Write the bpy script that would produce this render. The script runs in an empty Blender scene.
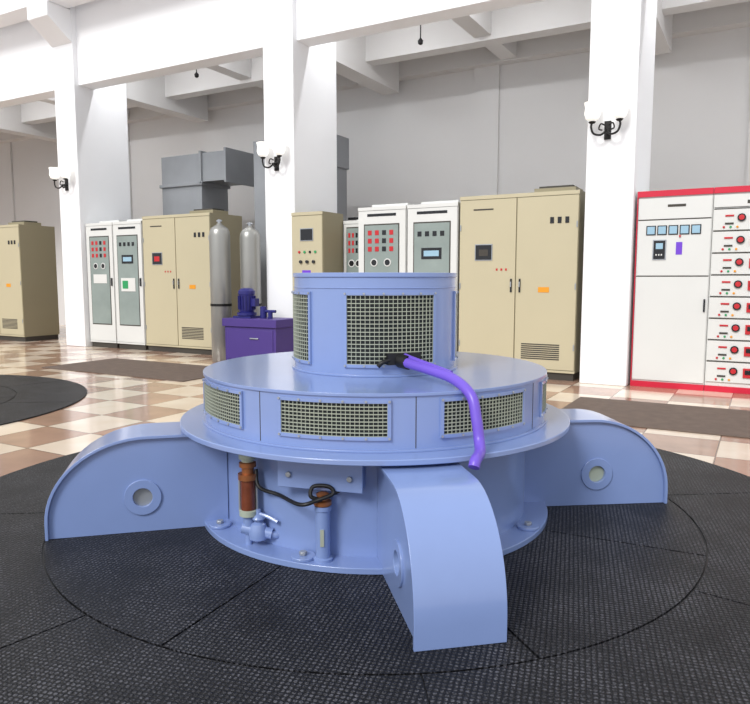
import bpy, bmesh, math, random
from mathutils import Vector, Matrix
random.seed(4)
S=bpy.context.scene
try:
    S.view_settings.view_transform='Standard'
    S.view_settings.look='None'
except Exception as e: print(e)

# ---------------------------------------------------------------- materials
def srgb(c):
    return tuple(((v/255)/12.92 if v/255<=.04045 else ((v/255+.055)/1.055)**2.4) for v in c)+(1,)
def mat(name,c,rough=.5,metal=0,var=.06,vs=3.0,bump=0,bs=60,coat=0,emit=0,spec=.5):
    m=bpy.data.materials.new(name); m.use_nodes=True
    nt=m.node_tree; p=nt.nodes['Principled BSDF']
    col=srgb(c)
    p.inputs['Roughness'].default_value=rough; p.inputs['Metallic'].default_value=metal
    p.inputs['Coat Weight'].default_value=coat; p.inputs['Coat Roughness'].default_value=.12
    p.inputs['Specular IOR Level'].default_value=spec
    tc=nt.nodes.new('ShaderNodeTexCoord'); n=nt.nodes.new('ShaderNodeTexNoise')
    n.inputs['Scale'].default_value=vs; n.inputs['Detail'].default_value=4
    nt.links.new(tc.outputs['Object'],n.inputs['Vector'])
    r=nt.nodes.new('ShaderNodeMix'); r.data_type='RGBA'
    r.inputs[6].default_value=tuple(v*(1-var*1.6) for v in col[:3])+(1,)
    r.inputs[7].default_value=tuple(min(1,v*(1+var)) for v in col[:3])+(1,)
    nt.links.new(n.outputs['Fac'],r.inputs[0]); nt.links.new(r.outputs[2],p.inputs['Base Color'])
    if emit:
        p.inputs['Emission Color'].default_value=col; p.inputs['Emission Strength'].default_value=emit
    if bump:
        n2=nt.nodes.new('ShaderNodeTexNoise'); n2.inputs['Scale'].default_value=bs
        nt.links.new(tc.outputs['Object'],n2.inputs['Vector'])
        b=nt.nodes.new('ShaderNodeBump'); b.inputs['Strength'].default_value=bump; b.inputs['Distance'].default_value=.01
        nt.links.new(n2.outputs['Fac'],b.inputs['Height']); nt.links.new(b.outputs[0],p.inputs['Normal'])
    return m
M={}
M['paint']=mat('generator_paint',(125,146,195),.28,0,.05,4,.02,30,coat=.6)
M['cream_wire']=mat('mesh_wire',(172,178,162),.45,.2)
M['dark']=mat('interior_shade',(14,22,24),.8)  # shade of the grille openings, put into the colour
M['black']=mat('black_rubber',(14,14,16),.5)
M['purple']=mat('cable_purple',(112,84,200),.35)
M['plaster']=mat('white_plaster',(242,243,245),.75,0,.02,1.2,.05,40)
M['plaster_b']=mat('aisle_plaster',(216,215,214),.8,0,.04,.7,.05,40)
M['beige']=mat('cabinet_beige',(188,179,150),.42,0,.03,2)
M['beige_d']=mat('cabinet_beige_shaded',(146,138,112),.45,0,.03,2)  # darker copy of the beige, with the sides' shade put into the colour
M['white']=mat('cabinet_white',(214,215,212),.4,0,.03,2)
M['glass']=mat('cabinet_glass',(140,152,148),.1,0,.15,3)
M['grey']=mat('grey_metal',(165,170,176),.35,.5)
M['red']=mat('red_trim',(200,24,56),.4)
M['redbtn']=mat('red_button',(190,34,42),.4)
M['green']=mat('green_lamp',(40,150,90),.4)
M['yellow']=mat('warning_yellow',(225,150,30),.5)
M['seam']=mat('seam_dark',(62,58,52),.7)
M['meter']=mat('meter_black',(28,30,34),.2)
M['screen']=mat('meter_screen',(150,185,205),.2)
M['duct']=mat('duct_grey',(138,141,145),.5,.2,.08)
M['tank']=mat('tank_grey',(160,160,156),.35,.6)
M['boxpurple']=mat('cart_purple',(72,52,128),.5)
M['motor']=mat('motor_blue',(32,32,108),.4)
M['brown']=mat('sight_glass_brown',(112,58,38),.25,0,.3,20)
M['copper']=mat('copper_fitting',(172,110,70),.3,.7,.1,20)
M['iron']=mat('wrought_iron',(28,26,26),.5,.4)
M['shade']=mat('lamp_shade_glass',(250,248,242),.3,emit=.6)
M['tube']=mat('added_fill_tube',(250,252,255),.3,emit=2)  # glow of the added aisle fill
M['fit']=mat('fitting_green',(176,186,170),.4,.2)
M['label']=mat('purple_label',(110,60,200),.5)
M['brownmat']=mat('brown_mat',(104,88,78),.75,0,.25,9,.2,120)

def tile_mat():
    m=bpy.data.materials.new('floor_tiles'); m.use_nodes=True; nt=m.node_tree; p=nt.nodes['Principled BSDF']
    N=nt.nodes.new; L=nt.links.new
    tc=N('ShaderNodeTexCoord'); mp=N('ShaderNodeMapping'); mp.inputs['Location'].default_value=(.1,.15,.31)
    L(tc.outputs['Object'],mp.inputs['Vector'])
    ch=N('ShaderNodeTexChecker'); ch.inputs['Scale'].default_value=1/.6
    ch.inputs['Color1'].default_value=srgb((228,210,190)); ch.inputs['Color2'].default_value=srgb((172,138,118))
    L(mp.outputs[0],ch.inputs['Vector'])
    br=N('ShaderNodeTexBrick'); br.offset=0; br.inputs['Scale'].default_value=1
    br.inputs['Brick Width'].default_value=.6; br.inputs['Row Height'].default_value=.6
    br.inputs['Mortar Size'].default_value=.006; br.inputs['Color1'].default_value=(1,1,1,1); br.inputs['Color2'].default_value=(.86,.86,.86,1)
    br.inputs['Mortar'].default_value=(.35,.3,.28,1); br.inputs['Bias'].default_value=0
    L(mp.outputs[0],br.inputs['Vector'])
    no=N('ShaderNodeTexNoise'); no.inputs['Scale'].default_value=2.3; no.inputs['Detail'].default_value=6
    L(tc.outputs['Object'],no.inputs['Vector'])
    mu=N('ShaderNodeMix'); mu.data_type='RGBA'; mu.blend_type='MULTIPLY'; mu.inputs[0].default_value=1
    L(ch.outputs['Color'],mu.inputs[6]); L(br.outputs['Color'],mu.inputs[7])
    m2=N('ShaderNodeMix'); m2.data_type='RGBA'; m2.blend_type='OVERLAY'; m2.inputs[0].default_value=.35
    L(mu.outputs[2],m2.inputs[6]); L(no.outputs['Fac'],m2.inputs[7])
    L(m2.outputs[2],p.inputs['Base Color'])
    p.inputs['Roughness'].default_value=.13
    return m
M['tile']=tile_mat()
def tread_mat():
    m=bpy.data.materials.new('tread_rubber'); m.use_nodes=True; nt=m.node_tree; p=nt.nodes['Principled BSDF']
    N=nt.nodes.new; L=nt.links.new
    tc=N('ShaderNodeTexCoord'); mp=N('ShaderNodeMapping'); mp.inputs['Rotation'].default_value=(0,0,math.radians(16))
    L(tc.outputs['Object'],mp.inputs['Vector'])
    se=N('ShaderNodeSeparateXYZ'); L(mp.outputs[0],se.inputs[0])
    def mth(op,a,b=None):
        n=N('ShaderNodeMath'); n.operation=op
        for i,v in enumerate((a,b)):
            if v is None: continue
            if isinstance(v,(int,float)): n.inputs[i].default_value=v
            else: L(v,n.inputs[i])
        return n.outputs[0]
    k=2*math.pi/.040
    sx=mth('SINE',mth('MULTIPLY',se.outputs[0],k)); sy=mth('SINE',mth('MULTIPLY',se.outputs[1],k))
    pr=mth('MULTIPLY',sx,sy)
    ab=mth('ABSOLUTE',pr)
    st=N('ShaderNodeMapRange'); st.inputs[1].default_value=.25; st.inputs[2].default_value=.6
    L(ab,st.inputs[0])
    no=N('ShaderNodeTexNoise'); no.inputs['Scale'].default_value=3; no.inputs['Detail'].default_value=6
    L(tc.outputs['Object'],no.inputs['Vector'])
    no2=N('ShaderNodeTexNoise'); no2.inputs['Scale'].default_value=90
    L(tc.outputs['Object'],no2.inputs['Vector'])
    nn=mth('POWER',mth('MULTIPLY',no2.outputs['Fac'],1.75),5.0)
    f=mth('MULTIPLY',mth('MULTIPLY',st.outputs[0],mth('POWER',mth('MULTIPLY',no.outputs['Fac'],1.7),2.0)),nn)
    fc=mth('MINIMUM',mth('MULTIPLY',f,.8),1.0)
    mx=N('ShaderNodeMix'); mx.data_type='RGBA'; L(fc,mx.inputs[0])
    mx.inputs[6].default_value=srgb((12,12,15)); mx.inputs[7].default_value=srgb((86,86,92))
    L(mx.outputs[2],p.inputs['Base Color'])
    b=N('ShaderNodeBump'); b.inputs['Strength'].default_value=.8; b.inputs['Distance'].default_value=.005
    L(st.outputs[0],b.inputs['Height']); L(b.outputs[0],p.inputs['Normal'])
    p.inputs['Roughness'].default_value=.5; p.inputs['Specular IOR Level'].default_value=.26
    return m
M['tread']=tread_mat()

# ---------------------------------------------------------------- builder
class B:
    def __init__(s,name,parent=None):
        s.bm=bmesh.new(); s.name=name; s.mats=[]; s.parent=parent
    def mi(s,m):
        if m not in s.mats: s.mats.append(m)
        return s.mats.index(m)
    def face(s,vs,m):
        try:
            f=s.bm.faces.new(vs); f.material_index=s.mi(m); return f
        except ValueError: return None
    def box(s,x0,x1,y0,y1,z0,z1,m,T=None):
        P=[Vector(p) for p in ((x0,y0,z0),(x1,y0,z0),(x1,y1,z0),(x0,y1,z0),(x0,y0,z1),(x1,y0,z1),(x1,y1,z1),(x0,y1,z1))]
        if T: P=[T@p for p in P]
        v=[s.bm.verts.new(p) for p in P]
        for q in ((0,3,2,1),(4,5,6,7),(0,1,5,4),(1,2,6,5),(2,3,7,6),(3,0,4,7)):
            s.face([v[i] for i in q],m)
    def rev(s,prof,m,a0=None,a1=None,segs=96,T=None):
        """closed profile of (r,z) swept round z; angle from -y towards +x, degrees"""
        full=a0 is None
        if full: a0,a1=0,360
        n=segs if full else segs+1
        R=[]
        for i in range(n):
            a=math.radians(a0+(a1-a0)*i/segs)
            ring=[]
            for r,z in prof:
                p=Vector((r*math.sin(a),-r*math.cos(a),z))
                if T: p=T@p
                ring.append(s.bm.verts.new(p))
            R.append(ring)
        k=len(prof)
        for i in range(segs):
            A=R[i]; C=R[(i+1)%n]
            for j in range(k):
                s.face([A[j],A[(j+1)%k],C[(j+1)%k],C[j]],m)
        if not full:
            s.face(R[0][::-1],m); s.face(R[-1],m)
    def cyl(s,p0,p1,r,m,segs=24,r2=None):
        p0=Vector(p0); p1=Vector(p1); d=(p1-p0); q=d.to_track_quat('Z','Y').to_matrix()
        r2=r if r2 is None else r2
        A=[];C=[]
        for i in range(segs):
            a=2*math.pi*i/segs; o=Vector((math.cos(a),math.sin(a),0))
            A.append(s.bm.verts.new(p0+q@(o*r))); C.append(s.bm.verts.new(p1+q@(o*r2)))
        for i in range(segs):
            j=(i+1)%segs; s.face([A[i],A[j],C[j],C[i]],m)
        s.face(A[::-1],m); s.face(C,m)
    def lathe(s,c,prof,m,segs=28,T=None):
        """open profile (r,z) from bottom to top around centre c"""
        c=Vector(c); R=[]
        for r,z in prof:
            ring=[]
            for i in range(segs):
                a=2*math.pi*i/segs
                p=Vector((r*math.cos(a),r*math.sin(a),z))
                if T: p=T@p
                ring.append(s.bm.verts.new(c+p))
            R.append(ring)
        for A,C in zip(R,R[1:]):
            for i in range(segs):
                j=(i+1)%segs; s.face([A[i],A[j],C[j],C[i]],m)
        s.face(R[0][::-1],m); s.face(R[-1],m)
    def tube(s,pts,r,m,segs=12,sub=8):
        P=[Vector(p) for p in pts]; Q=[P[0]*2-P[1]]+P+[P[-1]*2-P[-2]]; out=[]
        for i in range(1,len(Q)-2):
            for k in range(sub):
                t=k/sub; a,b,c,d=Q[i-1],Q[i],Q[i+1],Q[i+2]
                out.append(.5*((2*b)+(c-a)*t+(2*a-5*b+4*c-d)*t*t+(3*b-a-3*c+d)*t**3))
        out.append(P[-1]); R=[]
        up=Vector((.13,.21,1)).normalized()
        for i,p in enumerate(out):
            d=(out[min(i+1,len(out)-1)]-out[max(i-1,0)]).normalized()
            x=d.cross(up)
            if x.length<.05: x=d.cross(Vector((1,0,0)))
            x.normalize(); y=x.cross(d).normalized(); up=y
            R.append([s.bm.verts.new(p+(x*math.cos(2*math.pi*k/segs)+y*math.sin(2*math.pi*k/segs))*r) for k in range(segs)])
        for A,C in zip(R,R[1:]):
            for i in range(segs):
                j=(i+1)%segs; s.face([A[i],A[j],C[j],C[i]],m)
        s.face(R[0][::-1],m); s.face(R[-1],m)
    def done(s,bevel=0):
        bm=s.bm
        bmesh.ops.recalc_face_normals(bm,faces=bm.faces[:])
        for f in bm.faces: f.smooth=True
        for e in bm.edges:
            if len(e.link_faces)==2 and e.calc_face_angle(0)>math.radians(32): e.smooth=False
        me=bpy.data.meshes.new(s.name); bm.to_mesh(me); bm.free()
        for m in s.mats: me.materials.append(M[m])
        o=bpy.data.objects.new(s.name,me); S.collection.objects.link(o)
        if s.parent: o.parent=s.parent
        if bevel:
            md=o.modifiers.new('bevel','BEVEL'); md.width=bevel; md.segments=2; md.limit_method='ANGLE'; md.angle_limit=math.radians(40)
        return o
def empty(name,loc=(0,0,0),rz=0):
    e=bpy.data.objects.new(name,None); S.collection.objects.link(e)
    e.location=loc; e.rotation_euler=(0,0,rz); e.empty_display_size=.2; return e

# ---------------------------------------------------------------- camera
YAW=math.radians(29.4)
cam=bpy.data.cameras.new('camera'); co=bpy.data.objects.new('camera',cam); S.collection.objects.link(co)
co.location=(1.964,-3.485,1.35); co.rotation_euler=(math.radians(90-6.12),0,YAW)
cam.sensor_width=36; cam.lens=33.12; S.camera=co

# ---------------------------------------------------------------- room shell
WB=9.5
b=B('floor'); b.box(-24,8,-8,WB+.2,-.2,0,'tile'); b.done()
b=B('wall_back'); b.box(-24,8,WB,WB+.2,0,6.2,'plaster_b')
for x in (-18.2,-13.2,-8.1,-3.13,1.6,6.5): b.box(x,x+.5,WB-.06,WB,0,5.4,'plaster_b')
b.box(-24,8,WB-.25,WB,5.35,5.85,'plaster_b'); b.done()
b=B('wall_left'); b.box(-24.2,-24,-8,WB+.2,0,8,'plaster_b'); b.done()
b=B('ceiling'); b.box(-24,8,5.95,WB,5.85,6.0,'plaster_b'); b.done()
b=B('wall_upper'); b.box(-24,8,5.6,5.95,5.0,8.2,'plaster'); b.done()
CX=[-15.3,-10.22,-5.13,-.07,5.0]
for x in CX:
    b=B('column')
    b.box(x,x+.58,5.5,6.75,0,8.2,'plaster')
    v=[b.bm.verts.new(p) for p in ((x,5.5,5.75),(x+.58,5.5,5.75),(x+.58,5.0,6.1),(x,5.0,6.1),(x,5.5,6.35),(x+.58,5.5,6.35),(x+.58,5.0,6.35),(x,5.0,6.35))]
    for q in ((0,1,2,3),(4,7,6,5),(3,2,6,7),(0,3,7,4),(1,5,6,2),(0,4,5,1)): b.face([v[i] for i in q],'plaster')
    b.done(.012)
b=B('ceiling_beam')
for x in CX:
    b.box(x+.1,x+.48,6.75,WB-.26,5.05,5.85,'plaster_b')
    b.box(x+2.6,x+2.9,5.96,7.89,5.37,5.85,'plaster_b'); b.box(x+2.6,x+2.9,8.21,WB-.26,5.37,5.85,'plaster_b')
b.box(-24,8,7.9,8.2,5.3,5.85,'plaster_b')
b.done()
b=B('crane_girder'); b.box(-24,8,5.02,5.45,6.352,6.9,'plaster'); b.done()

for x,y,z in ((-3.1,7.0,5.2),(-7.95,7.0,5.35)):  # unlit hooks hanging on rods from the aisle ceiling
    b=B('ceiling_hook'); b.cyl((x,y,5.85),(x,y,z),.01,'iron'); b.lathe((x,y,z-.1),[(.02,0),(.04,.02),(.045,.06),(.015,.1)],'iron'); b.done()
for x in CX[:4]:  # added fill to brighten the aisle, out of view behind the front beam
    for k in (.9,3.1):
        xa=x+k
        b=B('added_fill_batten'); b.box(xa,xa+1.3,6.1,6.25,5.78,5.84,'white'); b.cyl((xa+.03,6.175,5.755),(xa+1.27,6.175,5.755),.019,'tube',12); b.done()
        l=bpy.data.lights.new('aisle_fill_light','AREA'); l.shape='RECTANGLE'; l.size=1.25; l.size_y=.08; l.energy=26; l.color=(.97,.98,1)
        o=bpy.data.objects.new('aisle_fill_light',l); S.collection.objects.link(o); o.location=(xa+.65,6.175,5.73); o.rotation_euler=(math.radians(22),0,0)

# ---------------------------------------------------------------- sconces
def sconce(x,y,z):
    b=B('wall_sconce')
    b.box(x-.04,x+.04,y-.02,y,z-.16,z+.06,'iron')
    b.cyl((x,y-.02,z-.05),(x,y-.12,z-.07),.018,'iron',12)
    for s in (-1,1):
        b.tube([(x,y-.1,z-.07),(x+s*.06,y-.13,z-.12),(x+s*.14,y-.15,z-.1),(x+s*.17,y-.15,z-.02),(x+s*.16,y-.15,z+.03)],.013,'iron',8,5)
        b.tube([(x+s*.02,y-.06,z+.0),(x+s*.07,y-.08,z+.02),(x+s*.09,y-.09,z-.04),(x+s*.05,y-.1,z-.06)],.009,'iron',8,5)
        b.lathe((x+s*.16,y-.15,z+.02),[(.03,0),(.045,.02),(.02,.03)],'iron',16)
        b.lathe((x+s*.16,y-.15,z+.045),[(.03,0),(.075,.03),(.095,.09),(.085,.16),(.1,.22),(.09,.215),(.06,.11)],'shade',20)
    b.done()
for x in CX[:4]: sconce(x+.25,5.5,3.2)

# ---------------------------------------------------------------- rubber mats
def round_mat(name,cx,cy,Ri,Rm,Ro,rot):
    e=empty(name,(cx,cy,0),rot)
    b=B('mat_underlay',e); b.rev([(Ri,.001),(Ro,.001),(Ro,.004),(Ri,.004)],'black'); b.done()
    b=B('mat_sectors',e)
    def sec(r0,r1,n,off):
        for i in range(n):
            g0=math.degrees(.006/r1)
            b.rev([(r0,.003),(r1,.003),(r1,.012),(r0,.012)],'tread',off+i*360/n+g0,off+(i+1)*360/n-g0,segs=14)
    sec(Ri,Rm-.005,8,-26); sec(Rm+.005,Ro,8,-40)
    b.done()
round_mat('rubber_floor_mat',0,0,.5,1.79,2.6,YAW)
W=lambda x,y:(.8712*x-.4909*y, .4909*x+.8712*y)
a=W(-5.6,3.2); round_mat('rubber_floor_mat',a[0],a[1],.4,1.6,2.36,YAW)
for x0,x1 in ((-7.5,-4.6),(.2,4.2)):
    b=B('brown_floor_mat'); b.box(x0,x1,3.05,4.4,.001,.012,'brownmat'); b.done(.003)

# ---------------------------------------------------------------- generator
G=empty('hydro_generator',(0,0,0),YAW)
ZF=.012
b=B('base_flange',G); b.rev([(.8,ZF),(1.0,ZF),(1.0,ZF+.03),(.8,ZF+.03)],'paint',segs=128)
for a in range(-21,339,40):
    t=math.radians(a); x,y=.94*math.sin(t),-.94*math.cos(t)
    b.cyl((x,y,ZF+.03),(x,y,ZF+.045),.058,'paint'); b.cyl((x,y,ZF+.045),(x,y,ZF+.062),.02,'grey',6)
b.done(.003)
b=B('stator_barrel',G); b.rev([(.8,ZF+.03),(.87,ZF+.03),(.87,.54),(.8,.54)],'paint',segs=128)
b.done()
b=B('middle_flange',G); b.rev([(.4,.545),(1.105,.545),(1.105,.572),(.4,.572)],'paint',segs=160); b.done(.004)

def grille(b,r,a0,a1,z0,z1,nx,nz):
    sg=16; wz=.0021; wa=math.degrees(.0021/r)
    b.rev([(r-.002,z0),(r+.002,z0),(r+.002,z1),(r-.002,z1)],'dark',a0,a1,sg)  # dark sheet in place of the shaded hollow behind the mesh
    for i in range(nz+1):
        z=z0+(z1-z0)*i/nz
        b.rev([(r+.002,z-wz),(r+.007,z-wz),(r+.007,z+wz),(r+.002,z+wz)],'cream_wire',a0,a1,sg)
    for i in range(nx+1):
        a=a0+(a1-a0)*i/nx
        b.rev([(r+.003,z0),(r+.008,z0),(r+.008,z1),(r+.003,z1)],'cream_wire',a-wa*.6,a+wa*.6,1)
    fa=math.degrees(.016/r); fz=.016
    pr=lambda za,zb:[(r-.001,za),(r+.012,za),(r+.012,zb),(r-.001,zb)]
    b.rev(pr(z0-fz,z0),'paint',a0-fa,a1+fa,sg); b.rev(pr(z1,z1+fz),'paint',a0-fa,a1+fa,sg)
    b.rev(pr(z0,z1),'paint',a0-fa,a0,1); b.rev(pr(z0,z1),'paint',a1,a1+fa,1)
    n=5
    for i in range(n+1):
        t=math.radians(a0-fa/2+(a1-a0+fa)*i/n)
        for z in (z0-fz/2,z1+fz/2):
            d=Vector((math.sin(t),-math.cos(t),0))
            b.cyl(d*(r+.012)+Vector((0,0,z)),d*(r+.017)+Vector((0,0,z)),.006,'grey',8)
b=B('air_drum',G)
b.rev([(.4,.572),(.967,.572),(.967,.825),(.4,.825)],'paint',segs=160)
b.rev([(.4,.825),(.976,.825),(.976,.84),(.4,.84)],'paint',segs=160)
b.rev([(.96,.572),(.985,.572),(.985,.582),(.96,.582)],'paint',segs=160)
for k in range(8):
    a=-34+45*k; b.rev([(.96,.585),(.969,.585),(.969,.822),(.96,.822)],'seam',a-.12,a+.12,1)
b.done(.0015)
b=B('drum_grilles',G)
for k in range(8): grille(b,.967,-26.3+45*k,3.3+45*k,.643,.795,24,9)
b.done()
b=B('exciter_housing',G)
b.rev([(.2,.84),(.463,.84),(.463,1.355),(.2,1.355)],'paint',segs=128)
b.rev([(.2,.84),(.480,.84),(.480,.852),(.2,.852)],'paint',segs=128)
b.rev([(.46,1.296),(.467,1.296),(.467,1.302),(.46,1.302)],'paint',segs=128)
b.rev([(.0001,1.355),(.470,1.355),(.470,1.378),(.0001,1.378)],'paint',segs=128)
b.done(.002)
b=B('exciter_grilles',G)
for k in range(4): grille(b,.463,-18+90*k,41+90*k,.905,1.262,20,17)
b.done()

def arm(name,ang,R,w=.345,hole=1.3,hm='grey'):
    """ang: degrees from -y toward +x (local)"""
    T=Matrix.Rotation(math.radians(ang),4,'Z')   # local: radial = -y
    b=B(name,G); zt=.53; zb=ZF
    path=[(.86,zt),(1.27,zt)]
    ax=R-1.27; az=zt-.10
    for i in range(1,17):
        t=math.pi/2*i/16
        path.append((1.27+ax*math.sin(t),zt-az+az*math.cos(t)))
    path.append((R,zb))
    th=.016; inner=[]
    for i,(r,z) in enumerate(path):
        p=path[max(0,i-1)]; q=path[min(len(path)-1,i+1)]
        dx,dz=q[0]-p[0],q[1]-p[1]; l=math.hypot(dx,dz); inner.append((r+dz/l*th,z-dx/l*th))
    hw=w/2
    rows=[]
    for (r,z),(ri,zi) in zip(path,inner):
        rows.append([b.bm.verts.new(T@Vector(p)) for p in ((-hw,-r,z),(hw,-r,z),(hw,-ri,zi),(-hw,-ri,zi))])
    for A,C in zip(rows,rows[1:]):
        for j in range(4): b.face([A[j],A[(j+1)%4],C[(j+1)%4],C[j]],'paint')
    b.face(rows[0],'paint'); b.face(rows[-1][::-1],'paint')
    for sx in (-1,1):
        xw=sx*(hw-.022); hz=.2; hr=.05
        vo=[b.bm.verts.new((xw,-r,z)) for r,z in inner]+[b.bm.verts.new((xw,-.86,zb))]
        vh=[b.bm.verts.new((xw,-hole+hr*math.cos(2*math.pi*i/24),hz+hr*math.sin(2*math.pi*i/24))) for i in range(24)]
        ed=[b.bm.edges.new((vo[i],vo[(i+1)%len(vo)])) for i in range(len(vo))]+[b.bm.edges.new((vh[i],vh[(i+1)%24])) for i in range(24)]
        r_=bmesh.ops.triangle_fill(b.bm,use_beauty=True,edges=ed)
        fs=[g for g in r_['geom'] if isinstance(g,bmesh.types.BMFace)]
        for f in fs: f.material_index=b.mi('paint')
        ex=bmesh.ops.extrude_face_region(b.bm,geom=fs)
        nv=[g for g in ex['geom'] if isinstance(g,bmesh.types.BMVert)]
        for v in nv: v.co.x-=sx*.014
        for v in set(nv+vo+vh): v.co=T@v.co
        T2=T@Matrix.Translation((xw,-hole,hz))@Matrix.Rotation(math.radians(90*sx),4,'Y')
        b.rev([(.05,-.004),(.095,-.004),(.095,.010),(.05,.010)],'paint',segs=32,T=T2)
        # added pale disc; its colour stands in for light seen through the porthole
        b.cyl(T@Vector((xw-sx*.015,-hole,hz)),T@Vector((xw-sx*.022,-hole,hz)),.07,hm,32)
    b.done(.002)
arm('bracket_arm_front',11,1.645,.355)
arm('bracket_arm_left',-76,1.78)
arm('bracket_arm_right',95.5,1.735,hm='fit')
arm('bracket_arm_back',190,1.70)

# cover plate on the barrel
T=Matrix.Rotation(math.radians(-16),4,'Z')
b=B('terminal_cover',G)
b.box(-.2,.2,-.925,-.85,.385,.515,'paint',T)
b.box(-.21,.21,-.935,-.925,.375,.52,'paint',T)
for x in (-.15,.15):
    p0=T@Vector((x,-.935,.44)); p1=T@Vector((x,-.95,.44)); b.cyl(p0,p1,.014,'grey',10)
b.done(.004)
# sight glass + valve
b=B('oil_sight_valve',G)
t=math.radians(-41.5); vx,vy=.94*math.sin(t),-.94*math.cos(t)
b.lathe((vx,vy,0),[(.03,.19),(.045,.19),(.045,.215),(.034,.22)],'fit',20)
b.lathe((vx,vy,0),[(.036,.22),(.036,.37)],'brown',20)
b.lathe((vx,vy,0),[(.036,.37),(.048,.372),(.048,.40)],'copper',20)
b.lathe((vx,vy,0),[(.03,.40),(.03,.43),(.042,.435),(.042,.455),(.03,.46)],'copper',20)
b.lathe((vx,vy,0),[(.03,.46),(.03,.47),(.043,.475),(.043,.53),(.03,.545)],'fit',20)
for s in (-1,1): b.cyl((vx+s*.042,vy,.21),(vx+s*.042,vy,.385),.006,'grey',8)
b.cyl((vx,vy,.19),(vx,vy,.1),.026,'paint')
b.cyl((vx-.03,vy,.125),(vx+.12,vy-.02,.1),.028,'paint')
b.lathe((vx+.05,vy-.01,.06),[(.02,0),(.045,.015),(.05,.05),(.035,.09),(.018,.1),(.012,.16)],'paint',16)
b.tube([(vx+.11,vy-.02,.1),(vx+.15,vy-.01,.09),(vx+.17,vy+.05,.09),(vx+.16,vy+.12,.09)],.018,'paint',10,5)
b.tube([(vx+.05,vy-.01,.2),(vx+.10,vy-.03,.19),(vx+.15,vy-.05,.17)],.010,'paint',8,4)
b.lathe((vx+.05,vy-.01,.17),[(.03,0),(.034,.008),(.03,.016),(.01,.03)],'paint',14)
b.cyl((vx,vy,.1),(vx,vy,ZF+.03),.018,'paint')
b.done()
b=B('drain_stub',G)
t=math.radians(-15); dx,dy=.935*math.sin(t),-.935*math.cos(t)
b.lathe((dx,dy,0),[(.045,ZF+.03),(.045,.055),(.034,.06),(.034,.28),(.04,.285),(.04,.305)],'paint',20)
b.lathe((dx,dy,0),[(.036,.305),(.042,.31),(.042,.328),(.03,.335),(.026,.35)],'copper',20)
b.lathe((dx,dy,0),[(.026,.35),(.03,.352),(.03,.362),(.012,.37)],'copper',16)
b.box(dx-.01,dx+.008,dy-.038,dy-.032,.12,.20,'cream_wire')
b.done()
b=B('sensor_cable',G)
b.tube([(vx+.04,vy-.0,.42),(vx+.06,vy-.03,.34),(vx+.16,vy-.06,.31),(dx-.1,dy-.05,.325),(dx-.02,dy-.05,.345),(dx+.05,dy-.03,.37),(dx+.03,dy-.02,.40),(dx-.04,dy-.02,.40),(dx-.05,dy-.04,.36),(dx,dy-.03,.34)],.0095,'black',10,8)
b.tube([(dx+.04,dy-.02,.36),(dx+.08,dy,.38),(dx+.07,dy+.03,.42)],.009,'black',10,6)
b.done()
b=B('power_cable',G)
b.tube([(.13,-.455,.925),(.17,-.53,.92),(.27,-.68,.905),(.37,-.82,.88),(.435,-.92,.82),(.455,-.96,.72),(.465,-.985,.63),(.46,-1.04,.59),(.43,-1.12,.575),(.42,-1.14,.55)],.025,'purple',16,10)
b.tube([(.15,-.45,.955),(.19,-.53,.945),(.28,-.67,.925),(.36,-.78,.905)],.011,'purple',10,8)
b.done()
b=B('cable_gland',G)
T=Matrix.Rotation(math.radians(17),4,'Z')
b.box(-.08,.10,-.49,-.455,.905,.965,'black',T)
b.cyl(T@Vector((-.01,-.48,.925)),T@Vector((.015,-.54,.92)),.036,'black')
b.tube([T@Vector(p) for p in ((-.07,-.48,.93),(-.11,-.49,.92),(-.13,-.48,.90))],.012,'black')
b.done()

# ---------------------------------------------------------------- cabinets
def louver(b,x0,x1,y,z0,z1,n,m='seam'):
    for i in range(n):
        z=z0+(z1-z0)*(i+.5)/n; h=(z1-z0)/n*.28
        b.box(x0,x1,y-.004,y,z-h,z+h,m)
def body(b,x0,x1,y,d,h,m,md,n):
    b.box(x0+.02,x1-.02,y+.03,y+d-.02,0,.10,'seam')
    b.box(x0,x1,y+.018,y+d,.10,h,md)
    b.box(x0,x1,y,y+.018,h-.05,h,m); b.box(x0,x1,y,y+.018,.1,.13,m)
    w=(x1-x0)/n
    for i in range(n):
        b.box(x0+i*w+.008,x0+(i+1)*w-.008,y,y+.0179,.138,h-.058,m)
def win(b,x0,x1,y,z0,z1,m='meter',fr='grey'):
    b.box(x0-.012,x1+.012,y-.008,y,z0-.012,z1+.012,fr); b.box(x0,x1,y-.012,y-.008,z0,z1,m)
def handle(b,x,y,z):
    b.box(x-.012,x+.012,y-.014,y,z-.09,z+.09,'meter'); b.box(x-.007,x+.007,y-.03,y-.014,z-.02,z+.05,'grey')

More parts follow.
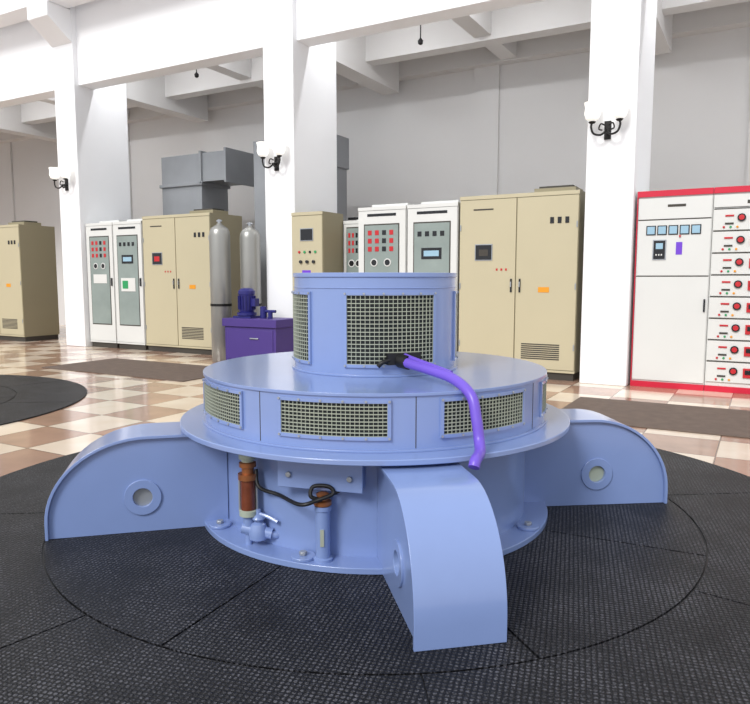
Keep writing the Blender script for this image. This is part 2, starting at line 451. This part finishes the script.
def beige_cab(x0,x1,y=5.6,h=2.47,side=0):
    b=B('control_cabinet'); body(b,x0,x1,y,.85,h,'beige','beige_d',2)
    w=(x1-x0)/2; xm=x0+w
    win(b,x0+.30*w,x0+.58*w,y,1.60,1.80); b.box(x0+.36*w,x0+.52*w,y-.014,y-.012,1.65,1.74,'redbtn' if side else 'seam')
    for i in range(3):
        b.box(x0+(.66+.08*i)*w,x0+(.69+.08*i)*w,y-.006,y,1.45,1.48,'redbtn')
    for i in range(3): b.box(xm+(.55+.12*i)*w,xm+(.61+.12*i)*w,y-.008,y,2.06,2.14,'meter')
    b.box(xm+.38*w,xm+.56*w,y-.004,y,1.16,1.23,'yellow')
    handle(b,xm-.06,y,1.25); handle(b,xm+.06,y,1.25)
    for k in range(3):
        for xx in (x0+.02,x1-.02): b.box(xx-.008,xx+.008,y-.01,y,.4+.8*k,.48+.8*k,'grey')
    louver(b,xm+.12*w,xm+.75*w,y,.26,.48,8)
    b.box(x0+.25*w,x0+.6*w,y-.003,y,2.27,2.29,'seam')
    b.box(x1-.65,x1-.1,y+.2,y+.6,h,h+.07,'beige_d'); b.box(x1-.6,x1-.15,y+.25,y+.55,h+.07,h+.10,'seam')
    b.done(.004)
beige_cab(-1.80,-.16)
beige_cab(-8.06,-6.42,side=1)
beige_cab(-13.4,-11.72)
beige_cab(-14.68,-13.45)

def glass_cab(x0,x1,y=5.6,h=2.4,style=0):
    b=B('instrument_cabinet'); body(b,x0,x1,y,.8,h,'white','white',1)
    w=x1-x0
    b.box(x0+.13*w,x1-.13*w,y-.004,y,.45,2.15,'seam'); b.box(x0+.15*w,x1-.15*w,y-.008,y-.004,.47,2.13,'glass')
    for z in ((2.02,1.9,1.78) if style==0 else (1.98,)):
        for i in range(4):
            xa=x0+(.22+.15*i)*w
            b.box(xa,xa+.08*w,y-.013,y-.008,z-.035,z+.035,'redbtn' if (style==0 and (i+int(z*100))%3) else 'meter')
    if style==0:
        for i in range(2):
            b.cyl((x0+(.35+.28*i)*w,y-.008,1.58),(x0+(.35+.28*i)*w,y-.014,1.58),.06,'white',20)
            b.cyl((x0+(.35+.28*i)*w,y-.014,1.58),(x0+(.35+.28*i)*w,y-.016,1.58),.045,'meter',20)
        b.box(x0+.25*w,x1-.25*w,y-.012,y-.008,1.25,1.42,'white')
    else:
        b.box(x0+.3*w,x1-.3*w,y-.014,y-.008,1.62,1.78,'meter'); b.box(x0+.35*w,x1-.35*w,y-.016,y-.014,1.66,1.74,'screen')
        b.box(x0+.25*w,x1-.25*w,y-.014,y-.008,1.1,1.35,'white'); b.box(x0+.3*w,x0+.5*w,y-.016,y-.014,1.15,1.3,'green')
    b.box(x0+.2*w,x1-.2*w,y-.004,y,2.26,2.30,'meter')
    b.box(x1-.09*w,x1-.05*w,y-.02,y,1.2,1.35,'meter')
    b.box(x0+.1,x1-.1,y+.25,y+.6,h,h+.06,'white')
    b.done(.004)
glass_cab(-9.62,-8.87,style=0); glass_cab(-8.85,-8.09,style=1)
glass_cab(-3.45,-2.64,style=0); glass_cab(-2.62,-1.83,style=1)
glass_cab(-3.93,-3.48,5.95,2.25,style=0)

b=B('relay_cabinet'); x0,x1,y,h=-4.53,-3.95,4.88+.5,2.36
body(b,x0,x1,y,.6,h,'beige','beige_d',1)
win(b,x0+.18,x0+.40,y,1.93,2.1)
for i in range(4): b.cyl((x0+.15+.1*i,y,1.75),(x0+.15+.1*i,y-.015,1.75),.02,('redbtn','green','meter','green')[i],12)
for i in range(3): b.cyl((x0+.18+.12*i,y,1.6),(x0+.18+.12*i,y-.03,1.6),.025,'meter',12)
b.box(x0+.2,x0+.36,y-.004,y,1.42,1.47,'label')
b.done(.004)

# red switchgear
e=empty('red_switchgear',(0,0,0))
y=5.6
b=B('switchgear_meter_panel',e); x0,x1=.54,1.38
b.box(x0,x1,y+.02,y+.9,.0,2.4,'white'); b.box(x0,x1,y-.005,y+.02,2.33,2.40,'red'); b.box(x0,x1,y-.005,y+.02,0,.07,'red'); b.box(x0,x0+.012,y-.005,y+.02,.07,2.33,'red')
b.box(x0+.02,x1-.01,y,y+.02,2.06,2.31,'white'); b.box(x0+.02,x1-.01,y,y+.02,1.38,2.045,'white'); b.box(x0+.02,x1-.01,y,y+.02,.09,1.365,'white')
for z in (2.046,1.366): b.box(x0+.02,x1-.01,y+.004,y+.019,z,z+.012,'seam')
b.box(x0+.35,x0+.55,y-.004,y,2.2,2.23,'seam')
for i in range(5):
    xa=x0+.13+.125*i; win(b,xa,xa+.085,y,1.88,1.97,'screen','meter')
win(b,x0+.21,x0+.34,y,1.58,1.80,'meter'); b.box(x0+.235,x0+.315,y-.014,y-.012,1.7,1.77,'screen')
for i in range(3): b.box(x0+.235+.03*i,x0+.25+.03*i,y-.014,y-.012,1.62,1.64,'white')
b.box(x0+.46,x0+.53,y-.004,y,1.63,1.78,'label'); b.cyl((x0+.5,y,1.85),(x0+.5,y-.02,1.85),.012,'redbtn',10)
b.box(x1-.05,x1-.03,y-.02,y,.95,1.1,'meter')
b.done(.003)
def drawers(name,x0,x1):
    b=B(name,e)
    b.box(x0,x1,y+.02,y+.9,0,2.4,'white'); b.box(x0,x1,y-.005,y+.02,2.33,2.40,'red'); b.box(x0,x1,y-.005,y+.02,0,.07,'red'); b.box(x1-.012,x1,y-.005,y+.02,.07,2.33,'red')
    b.box(x0+.01,x1-.02,y,y+.02,2.17,2.31,'white'); b.box(x0+.35,x0+.5,y-.004,y,2.2,2.24,'seam')
    z=.12
    for k in range(8):
        h=.25; za,zb=z+k*.255,z+k*.255+h-.012
        b.box(x0+.01,x1-.02,y,y+.02,za,zb,'white'); b.box(x0+.01,x1-.02,y-.002,y+.01,zb,zb+.010,'seam')
        zm=(za+zb)/2
        b.box(x0+.13,x0+.22,y-.01,y,zm+.035,zm+.055,'redbtn'); b.box(x0+.13,x0+.22,y-.01,y,zm-.055,zm-.035,'seam')
        b.cyl((x0+.3,y,zm+.02),(x0+.3,y-.02,zm+.02),.045,'meter',18); b.cyl((x0+.3,y-.02,zm+.02),(x0+.3,y-.03,zm+.02),.03,'redbtn',18)
        b.box(x0+.4,x0+.52,y-.02,y,zm-.05,zm+.06,'redbtn'); b.box(x0+.42,x0+.5,y-.03,y-.02,zm-.01,zm+.04,'meter')
        for i in range(3): b.cyl((x0+.12+.07*i,y,zm-.085),(x0+.12+.07*i,y-.012,zm-.085),.013,('redbtn','green','yellow')[i],10)
        b.box(x0+.58,x0+.72,y-.035,y-.02,zm-.02,zm+.0,'meter')
        b.box(x0+.6,x0+.62,y-.03,y,zm-.02,zm,'meter'); b.box(x0+.68,x0+.70,y-.03,y,zm-.02,zm,'meter')
    b.done(.002)
drawers('switchgear_drawer_stack',1.385,2.2); drawers('switchgear_drawer_stack',2.205,3.02)

# ---------------------------------------------------------------- tanks, pump unit, ducts
for x,yy,hh in ((-5.68,5.02,2.22),(-5.30,5.31,2.18)):
    b=B('compressed_gas_cylinder')
    r=.165
    b.lathe((x,yy,0),[(r*.9,0),(r,.03),(r,hh-.2),(r*.95,hh-.13),(r*.8,hh-.08),(r*.45,hh-.04),(.04,hh-.02),(.04,hh)],'tank',32)
    b.cyl((x,yy,hh),(x,yy,hh+.06),.025,'grey',12); b.cyl((x-.05,yy,hh+.035),(x+.05,yy,hh+.035),.015,'grey',10)
    b.rev([(r,.9),(r+.006,.9),(r+.006,.94),(r,.94)],'iron',segs=32,T=Matrix.Translation((x,yy,0)))
    b.done()
b=B('pump_cart')
x0,x1,y0,y1=-5.22,-4.25,4.58,5.10
b.box(x0,x1,y0,y1,.08,.62,'boxpurple'); b.box(x0-.03,x1+.03,y0-.03,y1+.03,.62,.74,'boxpurple')
b.box(x0+.05,x1-.05,y0-.012,y0,.12,.58,'boxpurple')
b.box(x0+.5,x0+.66,y0-.03,y0-.012,.44,.46,'grey')
for xx in (x0+.1,x1-.1):
    for yy in (y0+.08,y1-.08): b.box(xx-.05,xx+.05,yy-.05,yy+.05,0,.08,'black')
b.done(.006)
b=B('electric_pump_motor')
mx,my=-4.98,4.82; zq=.742
b.box(mx-.17,mx+.17,my-.13,my+.13,zq,.77,'motor')
b.lathe((mx,my,.77),[(.1,0),(.15,.01),(.15,.05),(.11,.06),(.12,.09),(.12,.32),(.13,.33),(.13,.38),(.09,.42),(.03,.43)],'motor',28)
for i in range(18):
    a=2*math.pi*i/18; T=Matrix.Translation((mx,my,0))@Matrix.Rotation(a,4,'Z'); b.box(.115,.138,-.005,.005,.87,1.08,'motor',T)
b.box(mx+.1,mx+.2,my-.05,my+.05,.92,1.04,'motor')
b.cyl((mx+.32,my,zq),(mx+.32,my,.92),.05,'motor',16); b.cyl((mx+.45,my,zq),(mx+.45,my,.86),.035,'motor',16)
b.cyl((mx+.32,my,.85),(mx+.55,my,.85),.022,'motor',12)
b.done()
b=B('ventilation_duct')
b.box(-9.4,-8.27,7.4,8.2,1.9,3.9,'duct'); b.box(-8.27,-7.62,7.4,8.2,3.32,3.9,'duct')
b.box(-7.62,-7.57,7.35,8.25,3.27,3.95,'duct'); b.box(-8.3,-8.24,7.36,8.24,3.28,3.94,'duct'); b.box(-9.44,-8.23,7.36,8.24,3.26,3.32,'duct')
b.box(-9.43,-8.24,7.3,8.3,0,1.9,'duct')
b.done(.004)
b=B('ventilation_duct'); b.box(-6.9,-5.25,7.4,8.2,0,4.0,'duct'); b.box(-5.28,-5.22,7.36,8.24,3.45,4.04,'duct'); b.done(.004)

# ---------------------------------------------------------------- lights
w=bpy.data.worlds.new('world'); S.world=w; w.use_nodes=True
bg=w.node_tree.nodes['Background']; bg.inputs[0].default_value=(.94,.96,1,1); bg.inputs[1].default_value=1.0
def sun(name,rx,rz,st,ang,c):
    l=bpy.data.lights.new(name,'SUN'); l.energy=st; l.angle=math.radians(ang); l.color=c
    o=bpy.data.objects.new(name,l); S.collection.objects.link(o); o.rotation_euler=(math.radians(rx),0,math.radians(rz))
sun('daylight',52,-6,2.5,20,(1,.985,.96))
